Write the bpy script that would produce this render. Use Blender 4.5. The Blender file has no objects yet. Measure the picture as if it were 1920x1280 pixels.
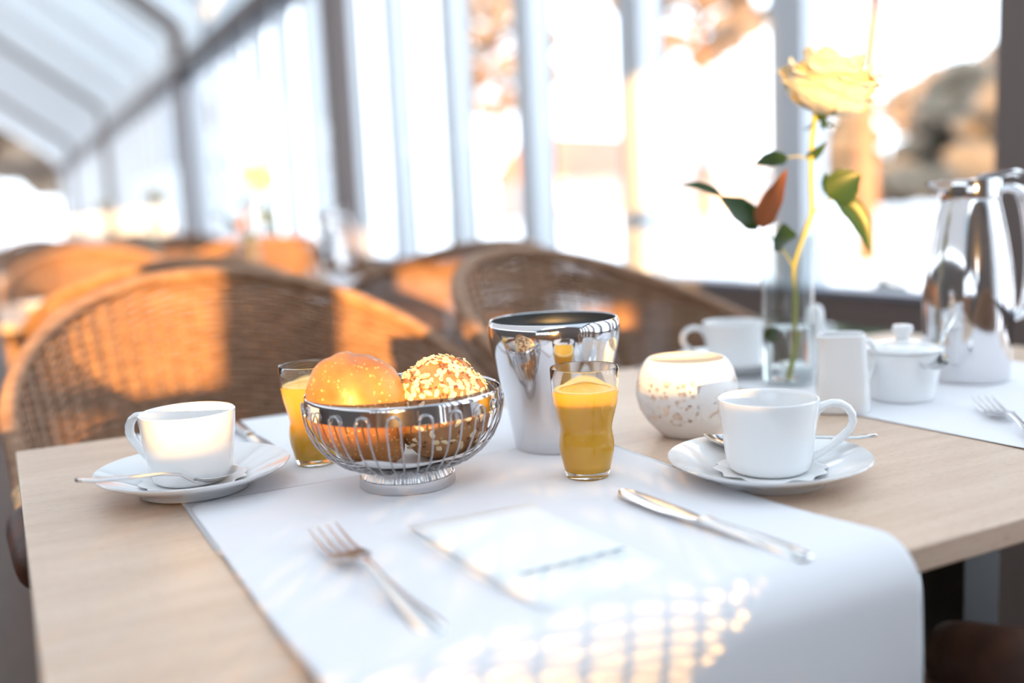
import bpy, math, random
from mathutils import Vector, Matrix, noise
random.seed(7)
PI = math.pi; R = math.radians
sc = bpy.context.scene
col = sc.collection

# ------------------------------------------------------------------ camera
TZ = 0.75                                     # table top height
cam_d = bpy.data.cameras.new('camera'); cam = bpy.data.objects.new('camera', cam_d); col.objects.link(cam)
cam_d.sensor_width = 36.0; cam_d.lens = 35.0; cam_d.clip_start = 0.02; cam_d.clip_end = 400
cx, cu, cf = Vector((0.8858, -0.4620, -0.0444)), Vector((0.1014, 0.0992, 0.9899)), Vector((0.4529, 0.8813, -0.1347))
m = Matrix((cx, cu, -cf)).transposed().to_4x4(); m.translation = Vector((0, 0, 0.99)); cam.matrix_world = m
cam_d.dof.use_dof = True; cam_d.dof.focus_distance = 0.885; cam_d.dof.aperture_fstop = 1.7
sc.camera = cam
# ------------------------------------------------------------------ light
W = bpy.data.worlds.new('winter_sky'); sc.world = W; W.use_nodes = True
bg = W.node_tree.nodes['Background']; bg.inputs[0].default_value = (0.80, 0.90, 1.0, 1); bg.inputs[1].default_value = 3.2
SUN_AZ, SUN_EL = R(29), R(5.5)
sd = bpy.data.lights.new('low_sun', 'SUN'); sun = bpy.data.objects.new('low_sun', sd); col.objects.link(sun)
sd.energy = 12.8; sd.color = (1.0, 0.52, 0.14); sd.angle = R(0.35)
tv = Vector((math.sin(SUN_AZ)*math.cos(SUN_EL), math.cos(SUN_AZ)*math.cos(SUN_EL), -math.sin(SUN_EL)))
sun.rotation_euler = tv.to_track_quat('-Z', 'Y').to_euler()
sc.view_settings.view_transform = 'Standard'; sc.view_settings.look = 'None'
sc.view_settings.gamma = 1; sc.view_settings.use_curve_mapping = False; sc.view_settings.exposure = 0.42
sc.cycles.use_denoising = True; sc.cycles.max_bounces = 12; sc.cycles.transparent_max_bounces = 16
sc.cycles.transmission_bounces = 10; sc.cycles.sample_clamp_indirect = 6; sc.cycles.blur_glossy = 0.5

# ------------------------------------------------------------------ materials
def new_mat(name):
    mt = bpy.data.materials.new(name); mt.use_nodes = True
    nt = mt.node_tree; nt.nodes.clear()
    o = nt.nodes.new('ShaderNodeOutputMaterial')
    return mt, nt, o
def N(nt, t, **k):
    n = nt.nodes.new('ShaderNode'+t)
    for a, v in k.items():
        if a.startswith('i_'):
            key = a[2:].replace('_', ' ')
            n.inputs[key].default_value = v
        else: setattr(n, a, v)
    return n
def pbr(name, c, rough=0.5, metal=0.0, c2=None, scale=20.0, stretch=(1,1,1), bump=0.0, bscale=60.0, coat=0.0, spec=0.5, sub=0.0, subr=(1,.4,.2), aniso=0, lo=.35, hi=.65, detail=4):
    mt, nt, o = new_mat(name)
    p = N(nt, 'BsdfPrincipled'); nt.links.new(p.outputs[0], o.inputs[0])
    p.inputs['Base Color'].default_value = (*c, 1); p.inputs['Roughness'].default_value = rough
    p.inputs['Metallic'].default_value = metal; p.inputs['Specular IOR Level'].default_value = spec
    p.inputs['Coat Weight'].default_value = coat; p.inputs['Coat Roughness'].default_value = 0.05
    if sub: p.inputs['Subsurface Weight'].default_value = sub; p.inputs['Subsurface Radius'].default_value = subr; p.inputs['Subsurface Scale'].default_value = 0.006
    if c2 or bump:
        tc = N(nt, 'TexCoord'); mp = N(nt, 'Mapping'); mp.inputs['Scale'].default_value = stretch
        nt.links.new(tc.outputs['Object'], mp.inputs[0])
    if c2:
        ns = N(nt, 'TexNoise'); ns.inputs['Scale'].default_value = scale; ns.inputs['Detail'].default_value = detail
        nt.links.new(mp.outputs[0], ns.inputs[0])
        cr = N(nt, 'ValToRGB'); cr.color_ramp.elements[0].position = lo; cr.color_ramp.elements[1].position = hi
        cr.color_ramp.elements[0].color = (*c, 1); cr.color_ramp.elements[1].color = (*c2, 1)
        nt.links.new(ns.outputs[0], cr.inputs[0]); nt.links.new(cr.outputs[0], p.inputs['Base Color'])
    if bump:
        nb = N(nt, 'TexNoise'); nb.inputs['Scale'].default_value = bscale; nb.inputs['Detail'].default_value = 3
        nt.links.new(mp.outputs[0], nb.inputs[0])
        b = N(nt, 'Bump'); b.inputs['Strength'].default_value = bump; b.inputs['Distance'].default_value = 0.002
        nt.links.new(nb.outputs[0], b.inputs['Height']); nt.links.new(b.outputs[0], p.inputs['Normal'])
    return mt
def glass_mat(name, rough=0.0, ior=1.45, c=(1,1,1)):
    mt, nt, o = new_mat(name)
    g = N(nt, 'BsdfGlass'); g.inputs['IOR'].default_value = ior; g.inputs['Roughness'].default_value = rough; g.inputs['Color'].default_value = (*c, 1)
    nt.links.new(g.outputs[0], o.inputs[0]); return mt
def pane_mat(name, tint=(.97,.99,1), power=5, k=.7):
    mt, nt, o = new_mat(name)
    t = N(nt, 'BsdfTransparent'); t.inputs[0].default_value = (*tint, 1)
    g = N(nt, 'BsdfGlossy'); g.inputs['Roughness'].default_value = 0.02
    lw = N(nt, 'LayerWeight'); lw.inputs[0].default_value = .5
    pw = N(nt, 'Math', operation='POWER'); pw.inputs[1].default_value = power; nt.links.new(lw.outputs['Facing'], pw.inputs[0])
    f = N(nt, 'Math', operation='MULTIPLY_ADD'); f.inputs[1].default_value = k; f.inputs[2].default_value = .03; nt.links.new(pw.outputs[0], f.inputs[0])
    x = N(nt, 'MixShader'); nt.links.new(f.outputs[0], x.inputs[0]); nt.links.new(t.outputs[0], x.inputs[1]); nt.links.new(g.outputs[0], x.inputs[2])
    nt.links.new(x.outputs[0], o.inputs[0]); return mt
def leafy(name, c, trans, rough=0.45, mixf=0.45):
    mt, nt, o = new_mat(name)
    p = N(nt, 'BsdfPrincipled'); p.inputs['Base Color'].default_value = (*c, 1); p.inputs['Roughness'].default_value = rough
    t = N(nt, 'BsdfTranslucent'); t.inputs[0].default_value = (*trans, 1)
    x = N(nt, 'MixShader'); x.inputs[0].default_value = mixf
    nt.links.new(p.outputs[0], x.inputs[1]); nt.links.new(t.outputs[0], x.inputs[2]); nt.links.new(x.outputs[0], o.inputs[0]); return mt
def emit(name, c, s):
    mt, nt, o = new_mat(name)
    e = N(nt, 'Emission'); e.inputs[0].default_value = (*c, 1); e.inputs[1].default_value = s
    nt.links.new(e.outputs[0], o.inputs[0]); return mt

M = {}
M['wicker'] = pbr('honey_wicker', (.26,.145,.085), .5, c2=(.40,.24,.15), scale=30, stretch=(1,1,3), spec=.3)
M['cane'] = pbr('pale_cane', (.42,.28,.15), .45, c2=(.55,.40,.24), scale=60)
M['leather'] = pbr('dark_brown_leather', (.035,.014,.008), .42, c2=(.06,.022,.012), scale=40, bump=.3, bscale=300)
M['porcelain'] = pbr('white_porcelain', (.86,.87,.88), .12, coat=.5)
M['chrome'] = pbr('polished_steel', (.72,.71,.72), .07, 1.0)
M['satin'] = pbr('satin_steel', (.66,.65,.66), .22, 1.0, bump=.08, bscale=900, stretch=(1,1,.05))
M['wire'] = pbr('steel_wire', (.46,.45,.46), .14, 1.0)
M['dull'] = pbr('brushed_inner_steel', (.30,.31,.31), .42, 1.0)
M['cutlery'] = pbr('cutlery_steel', (.70,.69,.69), .14, 1.0)
M['glass'] = glass_mat('clear_glass')
M['water'] = glass_mat('water', ior=1.33)
M['pane'] = pane_mat('window_glass')
M['vaseglass'] = pane_mat('vase_glass', (.95,.97,.97), 3, .8)
M['cloth'] = pbr('white_linen', (.80,.80,.83), .85, bump=.12, bscale=1400, spec=.2)
M['paper'] = pbr('white_card', (.88,.90,.92), .6)
M['tissue'] = pbr('white_tissue', (.86,.86,.86), .9)
M['ink'] = pbr('teal_ink', (.10,.24,.30), .6)
M['ink2'] = pbr('pale_teal_ink', (.38,.52,.58), .6)
M['juice'] = pbr('orange_juice', (.99,.53,.02), .35, c2=(.99,.60,.05), scale=25, sub=.1, subr=(1,.5,.05))
M['foam'] = pbr('juice_foam', (.95,.72,.30), .6)
M['wax'] = pbr('white_wax', (.9,.85,.75), .5, sub=.3)
M['flame'] = emit('candle_flame', (1,.62,.22), 22)
M['foil'] = pbr('candle_cup_metal', (.75,.74,.72), .3, 1.0)
M['petal'] = leafy('cream_petal', (.88,.85,.73), (.94,.82,.45), .5, .32)
M['leaf'] = leafy('rose_leaf_green', (.035,.085,.025), (.20,.26,.02), .35, .35)
M['leaf_rust'] = leafy('rose_leaf_rust', (.42,.16,.06), (.65,.22,.05), .45, .35)
M['stem'] = pbr('rose_stem', (.30,.30,.05), .45, c2=(.42,.38,.07), scale=40)
M['oat'] = pbr('oat_flake', (.72,.56,.34), .7, c2=(.82,.70,.50), scale=120)
M['seed'] = pbr('brown_linseed', (.16,.055,.022), .35)
M['whiteframe'] = pbr('white_window_paint', (.62,.66,.71), .4)
M['brownframe'] = pbr('taupe_window_paint', (.16,.125,.115), .45)
M['post'] = pbr('taupe_post_paint', (.17,.135,.125), .5)
M['black'] = pbr('black_table_leg', (.012,.010,.011), .45)
M['floor'] = pbr('dark_floor_boards', (.055,.033,.024), .5, c2=(.085,.052,.038), scale=6, stretch=(8,1,1))
M['rear'] = pbr('taupe_plaster', (.17,.14,.125), .8)
M['snow'] = pbr('snow', (.90,.91,.94), .8)
M['bark'] = pbr('pine_bark', (.22,.12,.07), .9, c2=(.34,.18,.10), scale=5)
M['needles'] = pbr('winter_foliage', (.20,.145,.105), .9, c2=(.28,.21,.15), scale=2)
M['evergreen'] = pbr('dark_evergreen', (.10,.085,.065), .9, c2=(.17,.13,.09), scale=2)
M['hedge'] = pbr('dark_green_shrub', (.025,.05,.018), .7, c2=(.045,.08,.03), scale=12)
M['housewall'] = pbr('pale_render', (.62,.50,.44), .9)
M['roofred'] = pbr('rust_roof', (.40,.21,.14), .8)
M['darkglass'] = pbr('dark_window', (.08,.09,.11), .15)
M['transom'] = pbr('slate_vent_panel', (.20,.23,.29), .4)

def wood_mat():
    mt, nt, o = new_mat('beech_veneer')
    p = N(nt, 'BsdfPrincipled'); nt.links.new(p.outputs[0], o.inputs[0]); p.inputs['Roughness'].default_value = .38
    tc = N(nt, 'TexCoord'); mp = N(nt, 'Mapping'); mp.inputs['Scale'].default_value = (1.5, 14, 14); nt.links.new(tc.outputs['Object'], mp.inputs[0])
    ns = N(nt, 'TexNoise'); ns.inputs['Scale'].default_value = 5; ns.inputs['Detail'].default_value = 6; nt.links.new(mp.outputs[0], ns.inputs[0])
    cr = N(nt, 'ValToRGB'); cr.color_ramp.elements[0].position = .3; cr.color_ramp.elements[1].position = .7
    cr.color_ramp.elements[0].color = (.59,.425,.31,1); cr.color_ramp.elements[1].color = (.69,.525,.405,1)
    nt.links.new(ns.outputs[0], cr.inputs[0])
    mp2 = N(nt, 'Mapping'); mp2.inputs['Scale'].default_value = (60, 500, 500); nt.links.new(tc.outputs['Object'], mp2.inputs[0])
    n2 = N(nt, 'TexNoise'); n2.inputs['Scale'].default_value = 1.6; nt.links.new(mp2.outputs[0], n2.inputs[0])
    r2 = N(nt, 'ValToRGB'); r2.color_ramp.elements[0].position = .32; r2.color_ramp.elements[1].position = .42
    r2.color_ramp.elements[0].color = (.80,.74,.68,1); r2.color_ramp.elements[1].color = (1,1,1,1)
    nt.links.new(n2.outputs[0], r2.inputs[0])
    mx = N(nt, 'MixRGB', blend_type='MULTIPLY'); mx.inputs[0].default_value = 1
    nt.links.new(cr.outputs[0], mx.inputs[1]); nt.links.new(r2.outputs[0], mx.inputs[2]); nt.links.new(mx.outputs[0], p.inputs['Base Color'])
    return mt
M['wood'] = wood_mat()

def crust_mat(name, dark, mid, spot, spotscale):
    mt, nt, o = new_mat(name)
    p = N(nt, 'BsdfPrincipled'); nt.links.new(p.outputs[0], o.inputs[0]); p.inputs['Roughness'].default_value = .38
    tc = N(nt, 'TexCoord')
    ns = N(nt, 'TexNoise'); ns.inputs['Scale'].default_value = 38; ns.inputs['Detail'].default_value = 5; nt.links.new(tc.outputs['Object'], ns.inputs[0])
    cr = N(nt, 'ValToRGB'); cr.color_ramp.elements[0].position = .3; cr.color_ramp.elements[1].position = .7
    cr.color_ramp.elements[0].color = (*dark,1); cr.color_ramp.elements[1].color = (*mid,1); nt.links.new(ns.outputs[0], cr.inputs[0])
    vo = N(nt, 'TexVoronoi'); vo.inputs['Scale'].default_value = spotscale; nt.links.new(tc.outputs['Object'], vo.inputs[0])
    vr = N(nt, 'ValToRGB'); vr.color_ramp.elements[0].position = .18; vr.color_ramp.elements[1].position = .34
    vr.color_ramp.elements[0].color = (1,1,1,1); vr.color_ramp.elements[1].color = (0,0,0,1); nt.links.new(vo.outputs['Distance'], vr.inputs[0])
    n3 = N(nt, 'TexNoise'); n3.inputs['Scale'].default_value = 90; nt.links.new(tc.outputs['Object'], n3.inputs[0])
    r3 = N(nt, 'ValToRGB'); r3.color_ramp.elements[0].position = .44; r3.color_ramp.elements[1].position = .54; nt.links.new(n3.outputs[0], r3.inputs[0])
    ml = N(nt, 'Math', operation='MULTIPLY'); nt.links.new(vr.outputs[0], ml.inputs[0]); nt.links.new(r3.outputs[0], ml.inputs[1])
    mx = N(nt, 'MixRGB'); nt.links.new(ml.outputs[0], mx.inputs[0]); nt.links.new(cr.outputs[0], mx.inputs[1]); mx.inputs[2].default_value = (*spot,1)
    nt.links.new(mx.outputs[0], p.inputs['Base Color'])
    ad = N(nt, 'Math', operation='ADD'); nt.links.new(ns.outputs[0], ad.inputs[0]); nt.links.new(ml.outputs[0], ad.inputs[1])
    b = N(nt, 'Bump'); b.inputs['Strength'].default_value = .5; b.inputs['Distance'].default_value = .0015
    nt.links.new(ad.outputs[0], b.inputs['Height']); nt.links.new(b.outputs[0], p.inputs['Normal'])
    return mt
M['crust'] = crust_mat('glossy_brown_crust', (.32,.105,.022), (.47,.20,.052), (.72,.44,.17), 260)
M['crust2'] = crust_mat('matte_grain_crust', (.27,.115,.038), (.44,.22,.085), (.60,.42,.22), 200)

def pierced_mat():
    mt, nt, o = new_mat('pierced_porcelain')
    p = N(nt, 'BsdfPrincipled'); p.inputs['Base Color'].default_value = (.86,.85,.84,1); p.inputs['Roughness'].default_value = .3
    tc = N(nt, 'TexCoord')
    v = N(nt, 'TexVoronoi'); v.inputs['Scale'].default_value = 165; nt.links.new(tc.outputs['Object'], v.inputs[0])
    r = N(nt, 'ValToRGB'); r.color_ramp.elements[0].position = .36; r.color_ramp.elements[1].position = .46
    r.color_ramp.elements[0].color = (1,1,1,1); r.color_ramp.elements[1].color = (0,0,0,1); nt.links.new(v.outputs['Distance'], r.inputs[0])
    n = N(nt, 'TexNoise'); n.inputs['Scale'].default_value = 42; n.inputs['Detail'].default_value = 0; nt.links.new(tc.outputs['Object'], n.inputs[0])
    r2 = N(nt, 'ValToRGB'); r2.color_ramp.elements[0].position = .44; r2.color_ramp.elements[1].position = .50; nt.links.new(n.outputs[0], r2.inputs[0])
    sx = N(nt, 'SeparateXYZ'); nt.links.new(tc.outputs['Object'], sx.inputs[0])
    r3 = N(nt, 'ValToRGB'); cr = r3.color_ramp; cr.elements[0].position = .016; cr.elements[1].position = .020
    e = cr.elements.new(.060); e.color = (1,1,1,1); e = cr.elements.new(.064); e.color = (0,0,0,1); nt.links.new(sx.outputs['Z'], r3.inputs[0])
    a = N(nt, 'Math', operation='MULTIPLY'); nt.links.new(r.outputs[0], a.inputs[0]); nt.links.new(r2.outputs[0], a.inputs[1])
    a1 = N(nt, 'Math', operation='MULTIPLY'); nt.links.new(a.outputs[0], a1.inputs[0]); nt.links.new(r3.outputs[0], a1.inputs[1])
    a2 = N(nt, 'Math', operation='MULTIPLY'); nt.links.new(a1.outputs[0], a2.inputs[0]); a2.inputs[1].default_value = .65
    t = N(nt, 'BsdfTranslucent'); t.inputs[0].default_value = (.92,.80,.74,1)
    x = N(nt, 'MixShader'); nt.links.new(a2.outputs[0], x.inputs[0]); nt.links.new(p.outputs[0], x.inputs[1]); nt.links.new(t.outputs[0], x.inputs[2])
    nt.links.new(x.outputs[0], o.inputs[0]); return mt
M['pierced'] = pierced_mat()

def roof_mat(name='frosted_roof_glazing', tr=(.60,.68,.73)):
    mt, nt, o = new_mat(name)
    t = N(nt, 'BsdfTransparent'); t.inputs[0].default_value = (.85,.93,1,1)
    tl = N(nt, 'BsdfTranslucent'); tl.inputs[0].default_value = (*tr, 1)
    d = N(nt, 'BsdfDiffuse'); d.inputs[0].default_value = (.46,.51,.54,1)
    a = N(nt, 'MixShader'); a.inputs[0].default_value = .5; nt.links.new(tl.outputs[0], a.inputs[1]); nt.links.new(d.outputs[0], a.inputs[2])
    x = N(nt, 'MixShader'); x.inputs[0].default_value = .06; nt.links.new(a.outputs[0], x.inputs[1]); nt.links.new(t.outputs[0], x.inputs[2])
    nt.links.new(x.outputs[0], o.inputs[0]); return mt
M['roof'] = roof_mat(); M['roof_dimmed'] = roof_mat('dimmed_roof_glazing', (.22,.24,.26))  # second one is a darkened copy, dims the unseen far slope's light

# ------------------------------------------------------------------ mesh helpers
class MB:
    def __init__(s): s.v = []; s.f = []
    def add(s, vs, fs):
        o = len(s.v); s.v += [tuple(p) for p in vs]; s.f += [tuple(i+o for i in f) for f in fs]; return s
    def box(s, a, b):
        (x0,y0,z0),(x1,y1,z1) = a, b
        return s.add([(x0,y0,z0),(x1,y0,z0),(x1,y1,z0),(x0,y1,z0),(x0,y0,z1),(x1,y0,z1),(x1,y1,z1),(x0,y1,z1)],
                     [(3,2,1,0),(4,5,6,7),(0,1,5,4),(1,2,6,5),(2,3,7,6),(3,0,4,7)])
    def grid(s, P, wrapu=False, wrapv=False):       # P[i][j] points
        n, k = len(P), len(P[0]); vs = [p for r in P for p in r]; fs = []
        for i in range(n if wrapu else n-1):
            for j in range(k if wrapv else k-1):
                fs.append((i*k+j, i*k+(j+1)%k, ((i+1)%n)*k+(j+1)%k, ((i+1)%n)*k+j))
        return s.add(vs, fs)
    def lathe(s, prof, seg=64, c=(0,0,0), caps=False):
        P = [[(c[0]+r*math.cos(2*PI*j/seg), c[1]+r*math.sin(2*PI*j/seg), c[2]+z) for j in range(seg)] for r, z in prof]
        s.grid(P, wrapv=True)
        if caps:
            o = len(s.v)-len(prof)*seg
            s.f.append(tuple(o+j for j in reversed(range(seg)))); s.f.append(tuple(o+(len(prof)-1)*seg+j for j in range(seg)))
        return s
    def tube(s, pts, r, seg=8, closed=False, cap=True, flat=1.0, upv=None):
        pts = [Vector(p) for p in pts]; n = len(pts); rr = r if isinstance(r, (list, tuple)) else [r]*n
        up = Vector(upv) if upv else None; P = []; prev = None
        for i in range(n):
            a = pts[(i-1) % n] if (closed or i > 0) else pts[i]; b = pts[(i+1) % n] if (closed or i < n-1) else pts[i]
            t = (b-a).normalized()
            if up: x = t.cross(up)
            elif prev is None: x = t.cross(Vector((0,0,1)) if abs(t.z) < .9 else Vector((1,0,0)))
            else: x = prev - t*prev.dot(t)
            if x.length < 1e-6: x = t.orthogonal()
            x.normalize(); prev = x; y = t.cross(x)
            P.append([pts[i]+x*(rr[i]*math.cos(2*PI*j/seg))+y*(rr[i]*flat*math.sin(2*PI*j/seg)) for j in range(seg)])
        o = len(s.v); s.grid(P, wrapu=closed, wrapv=True)
        if cap and not closed:
            s.f.append(tuple(o+j for j in range(seg))); s.f.append(tuple(o+(n-1)*seg+j for j in reversed(range(seg))))
        return s
    def build(s, name, mat, parent=None, smooth=True, solid=0, sub=0, bevel=0, angle=40):
        me = bpy.data.meshes.new(name); me.from_pydata(s.v, [], s.f); me.validate(); me.update()
        ob = bpy.data.objects.new(name, me); col.objects.link(ob)
        me.materials.append(M[mat] if isinstance(mat, str) else mat)
        import bmesh
        bm = bmesh.new(); bm.from_mesh(me); bmesh.ops.recalc_face_normals(bm, faces=bm.faces[:])
        if smooth:
            for f in bm.faces: f.smooth = True
            for e in bm.edges:
                if len(e.link_faces) == 2 and e.calc_face_angle(0) > R(angle): e.smooth = False
        bm.to_mesh(me); bm.free()
        if bevel: b = ob.modifiers.new('bevel', 'BEVEL'); b.width = bevel; b.segments = 3; b.limit_method = 'ANGLE'
        if solid: q = ob.modifiers.new('solid', 'SOLIDIFY'); q.thickness = solid; q.offset = 0
        if sub: q = ob.modifiers.new('sub', 'SUBSURF'); q.levels = sub; q.render_levels = sub
        if parent: ob.parent = parent
        return ob
def tag(o, label, cat, group=None):
    o['label'] = label; o['category'] = cat
    if group: o['group'] = group
    return o
def thing(name, label, cat, loc=(0,0,0), rz=0, group=None):
    o = bpy.data.objects.new(name, None); o.empty_display_size = .05; col.objects.link(o)
    o.location = loc; o.rotation_euler = (0,0,rz); return tag(o, label, cat, group)
def struct(o): o['kind'] = 'structure'; return o
def kids(o): return [c for c in bpy.data.objects if c.parent == o]
def copy_tree(o, parent=None):
    c = o.copy(); col.objects.link(c)
    if parent: c.parent = parent
    for ch in kids(o): copy_tree(ch, c)
    return c
def dup(o, label, loc, rz=0, group=None):
    c = copy_tree(o); c.location = loc; c.rotation_euler = (0,0,rz); c['label'] = label
    if group: c['group'] = group
    return c
def smoothstep(a, b, x):
    t = max(0, min(1, (x-a)/(b-a))); return t*t*(3-2*t)

# ------------------------------------------------------------------ the glazed hall
WX = 1.90; Y0, Y1 = -3.6, 31.0
struct(MB().box((-7, Y0, -.12), (WX+.12, Y1, 0)).build('floor', 'floor', smooth=False))
# window wall on the right: bays of .71 m, taupe posts
struct(MB().box((WX-.02, Y0, .690), (WX+.07, Y1, .732)).box((WX-.035, Y0, .655), (WX+.05, Y1, .70)).build('trim_1', 'brownframe', smooth=False))
struct(MB().box((WX-.03, Y0, .732), (WX+.07, Y1, .745)).build('trim_2', 'transom', smooth=False))
struct(MB().box((WX-.05, Y0, 2.49), (WX+.09, Y1, 2.60)).build('trim_3', 'brownframe', smooth=False))
struct(MB().box((WX-.02, Y0, 0), (WX+.08, Y1, .03)).build('baseboard_right', 'whiteframe', smooth=False))
majors = [-2.9, 1.25, 5.61, 10.70, 18.2, 26.0]
n_w = 0; b = -3.56
mull = [(2.05 + .73*k) for k in range(-7, 40)]
for k, yc in enumerate(mull):
    n_w += 1
    root = struct(MB().box((WX, yc-.06, .745), (WX+.09, yc+.06, 2.49)).box((WX, yc-.06, .03), (WX+.09, yc+.06, .655)).build('window_%d' % n_w, 'whiteframe', smooth=False))
    MB().box((WX+.09, yc-.02, .745), (WX+.13, yc+.14, 2.49)).box((WX+.09, yc-.02, .03), (WX+.13, yc+.14, .655)).build('sash', 'brownframe', root, smooth=False)
    MB().grid([[(WX+.03, yc+.06, .745), (WX+.03, yc+.67, .745)], [(WX+.03, yc+.06, 2.36), (WX+.03, yc+.67, 2.36)]]).build('upper_pane', 'pane', root, smooth=False)
    MB().grid([[(WX+.03, yc+.06, .03), (WX+.03, yc+.67, .09)], [(WX+.03, yc+.06, .655), (WX+.03, yc+.67, .655)]]).build('lower_pane', 'pane', root, smooth=False)
    MB().box((WX+.005, yc+.06, 2.36), (WX+.05, yc+.67, 2.49)).build('vent_panel', 'transom', root, smooth=False)
for k, yc in enumerate(majors):
    struct(MB().box((WX-.10, yc-.10, 0), (WX-.005, yc+.10, 2.49)).build('trim_%d' % (k+4), 'post', smooth=False))
# roof: frieze, curved eave, slope up to a ridge, slope down to the far side
TH = R(36); prof = [(WX+.03, 2.60), (WX+.03, 2.78)]
re = .30; ec = (WX+.03-re, 2.78)
for k in range(1, 8):
    a = (PI/2-TH)*k/7; prof.append((ec[0]+re*math.cos(a), ec[1]+re*math.sin(a)))
ex, ez = prof[-1]; RX = -2.6; rz_ = ez+(ex-RX)*math.tan(TH)
prof += [(RX, rz_), (-7, ez-.1)]
struct(MB().grid([[(RX, Y0, rz_), (RX, Y1, rz_)], [(-7, Y0, ez-.1), (-7, Y1, ez-.1)]]).build('trim_19', 'roof_dimmed', smooth=False))
roofmb = MB(); roofmb.grid([[(x, Y0, z), (x, Y1, z)] for x, z in prof[:-1]])
struct(roofmb.build('ceiling', 'roof', smooth=True))
def along(prof, y, wid, dep):
    mb = MB(); P = []
    for i, (x, z) in enumerate(prof):
        a = Vector(prof[max(0, i-1)]); c = Vector(prof[min(len(prof)-1, i+1)]); t = (c-a).normalized(); n = Vector((t.y, -t.x))
        if n.y > 0: n = -n
        if i == 0 or i == 1: n = Vector((-1, 0))
        P.append([(x, y-wid/2, z), (x+n.x*dep, y-wid/2, z+n.y*dep), (x+n.x*dep, y+wid/2, z+n.y*dep), (x, y+wid/2, z)])
    mb.grid(P, wrapv=True); return mb
nt_ = 20
rib = along(prof[:-1], 0, .10, .09).build('trim_%d' % nt_, 'whiteframe', smooth=False); struct(rib)
batten_mb = along(prof[:-1], 0, .04, .035).build('glazing_bar', 'whiteframe', rib, smooth=False)
batten_mb.location = (0, .30, 0)
for q in range(2, 7):
    b2 = batten_mb.copy(); col.objects.link(b2); b2.location = (0, .304*q, 0)
rib.location = (0, -3.45, 0)
darkrib = along(prof[:-1], 0, .16, .12)
y = -3.45+2.13; i = 0
while y < Y1-.1:
    nt_ += 1
    c = copy_tree(rib); c.name = 'trim_%d' % nt_; c.location = (0, y, 0); y += 2.13
for yc in majors:
    nt_ += 1
    struct(along(prof[:-1], yc, .15, .13).build('trim_%d' % nt_, 'post', smooth=False))
# far gable: glazed end wall with posts
endw = MB()
for x in (-7, -5.2, -3.4, -1.6, .2, 1.85): endw.box((x-.05, Y1-.05, 0), (x+.05, Y1+.05, 2.6))
endw.box((-7, Y1-.06, 0), (WX, Y1+.06, .5)).box((-7, Y1-.05, 2.55), (WX, Y1+.05, 2.7))
struct(endw.build('wall_back', 'post', smooth=False))
struct(MB().grid([[(-7, Y1, .5), (WX, Y1, .5)], [(-7, Y1, 2.55), (WX, Y1, 2.55)]]).build('window_101', 'pane', smooth=False))
struct(MB().box((-7.15, Y0, 0), (-7, Y1, 2.6)).build('wall_left', 'rear', smooth=False))
# rear wall behind the photographer: unseen, its openings shaped to place the sun patches
WE = -1.27
rear = MB().box((-7, Y0-.15, 0), (-1.84, Y0, 1.00)).box((-1.84, Y0-.15, 0), (-1.79, Y0, 1.29)).box((-1.79, Y0-.15, 0), (WE, Y0, 1.385)).box((WE, Y0-.15, 0), (WX, Y0, 2.1))  # parapet steps added to block sun from the table's right end
rear.box((-7, Y0-.15, 2.1), (WX, Y0, 4.2))
struct(rear.build('wall_front', 'rear', smooth=False))
struct(MB().box((-7, Y0-.12, 1.243), (WE, Y0-.02, 1.295)).build('trim_201', 'post', smooth=False))  # rail added to shade the tabletop and lower cups, unseen
dx = (1.65-Y0)*math.tan(SUN_AZ)                # a post whose shade crosses the near wicker chair
nt_ = 201
for x, hw in [(.375-dx, .085)]+[(.40-dx-.95*k, .06) for k in range(1, 5)]:
    nt_ += 1; struct(MB().box((x-hw, Y0-.12, 1.00), (x+hw, Y0-.02, 2.1)).build('trim_%d' % nt_, 'post', smooth=False))
struct(MB().grid([[(-7, Y0-.08, 1.00), (WE, Y0-.08, 1.00)], [(-7, Y0-.08, 2.1), (WE, Y0-.08, 2.1)]]).build('window_102', 'pane', smooth=False))
struct(MB().box((-2.19, Y0-.02, 1.36), (-1.66, Y0-.012, 2.1)).box((-2.95, Y0-.02, 1.50), (-2.19, Y0-.012, 2.1)).box((-7, Y0-.02, 1.90), (-2.95, Y0-.012, 2.1)).build('window_103', 'rear', smooth=False))   # unseen blind, added to keep sun off the right chair and mullions

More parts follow.
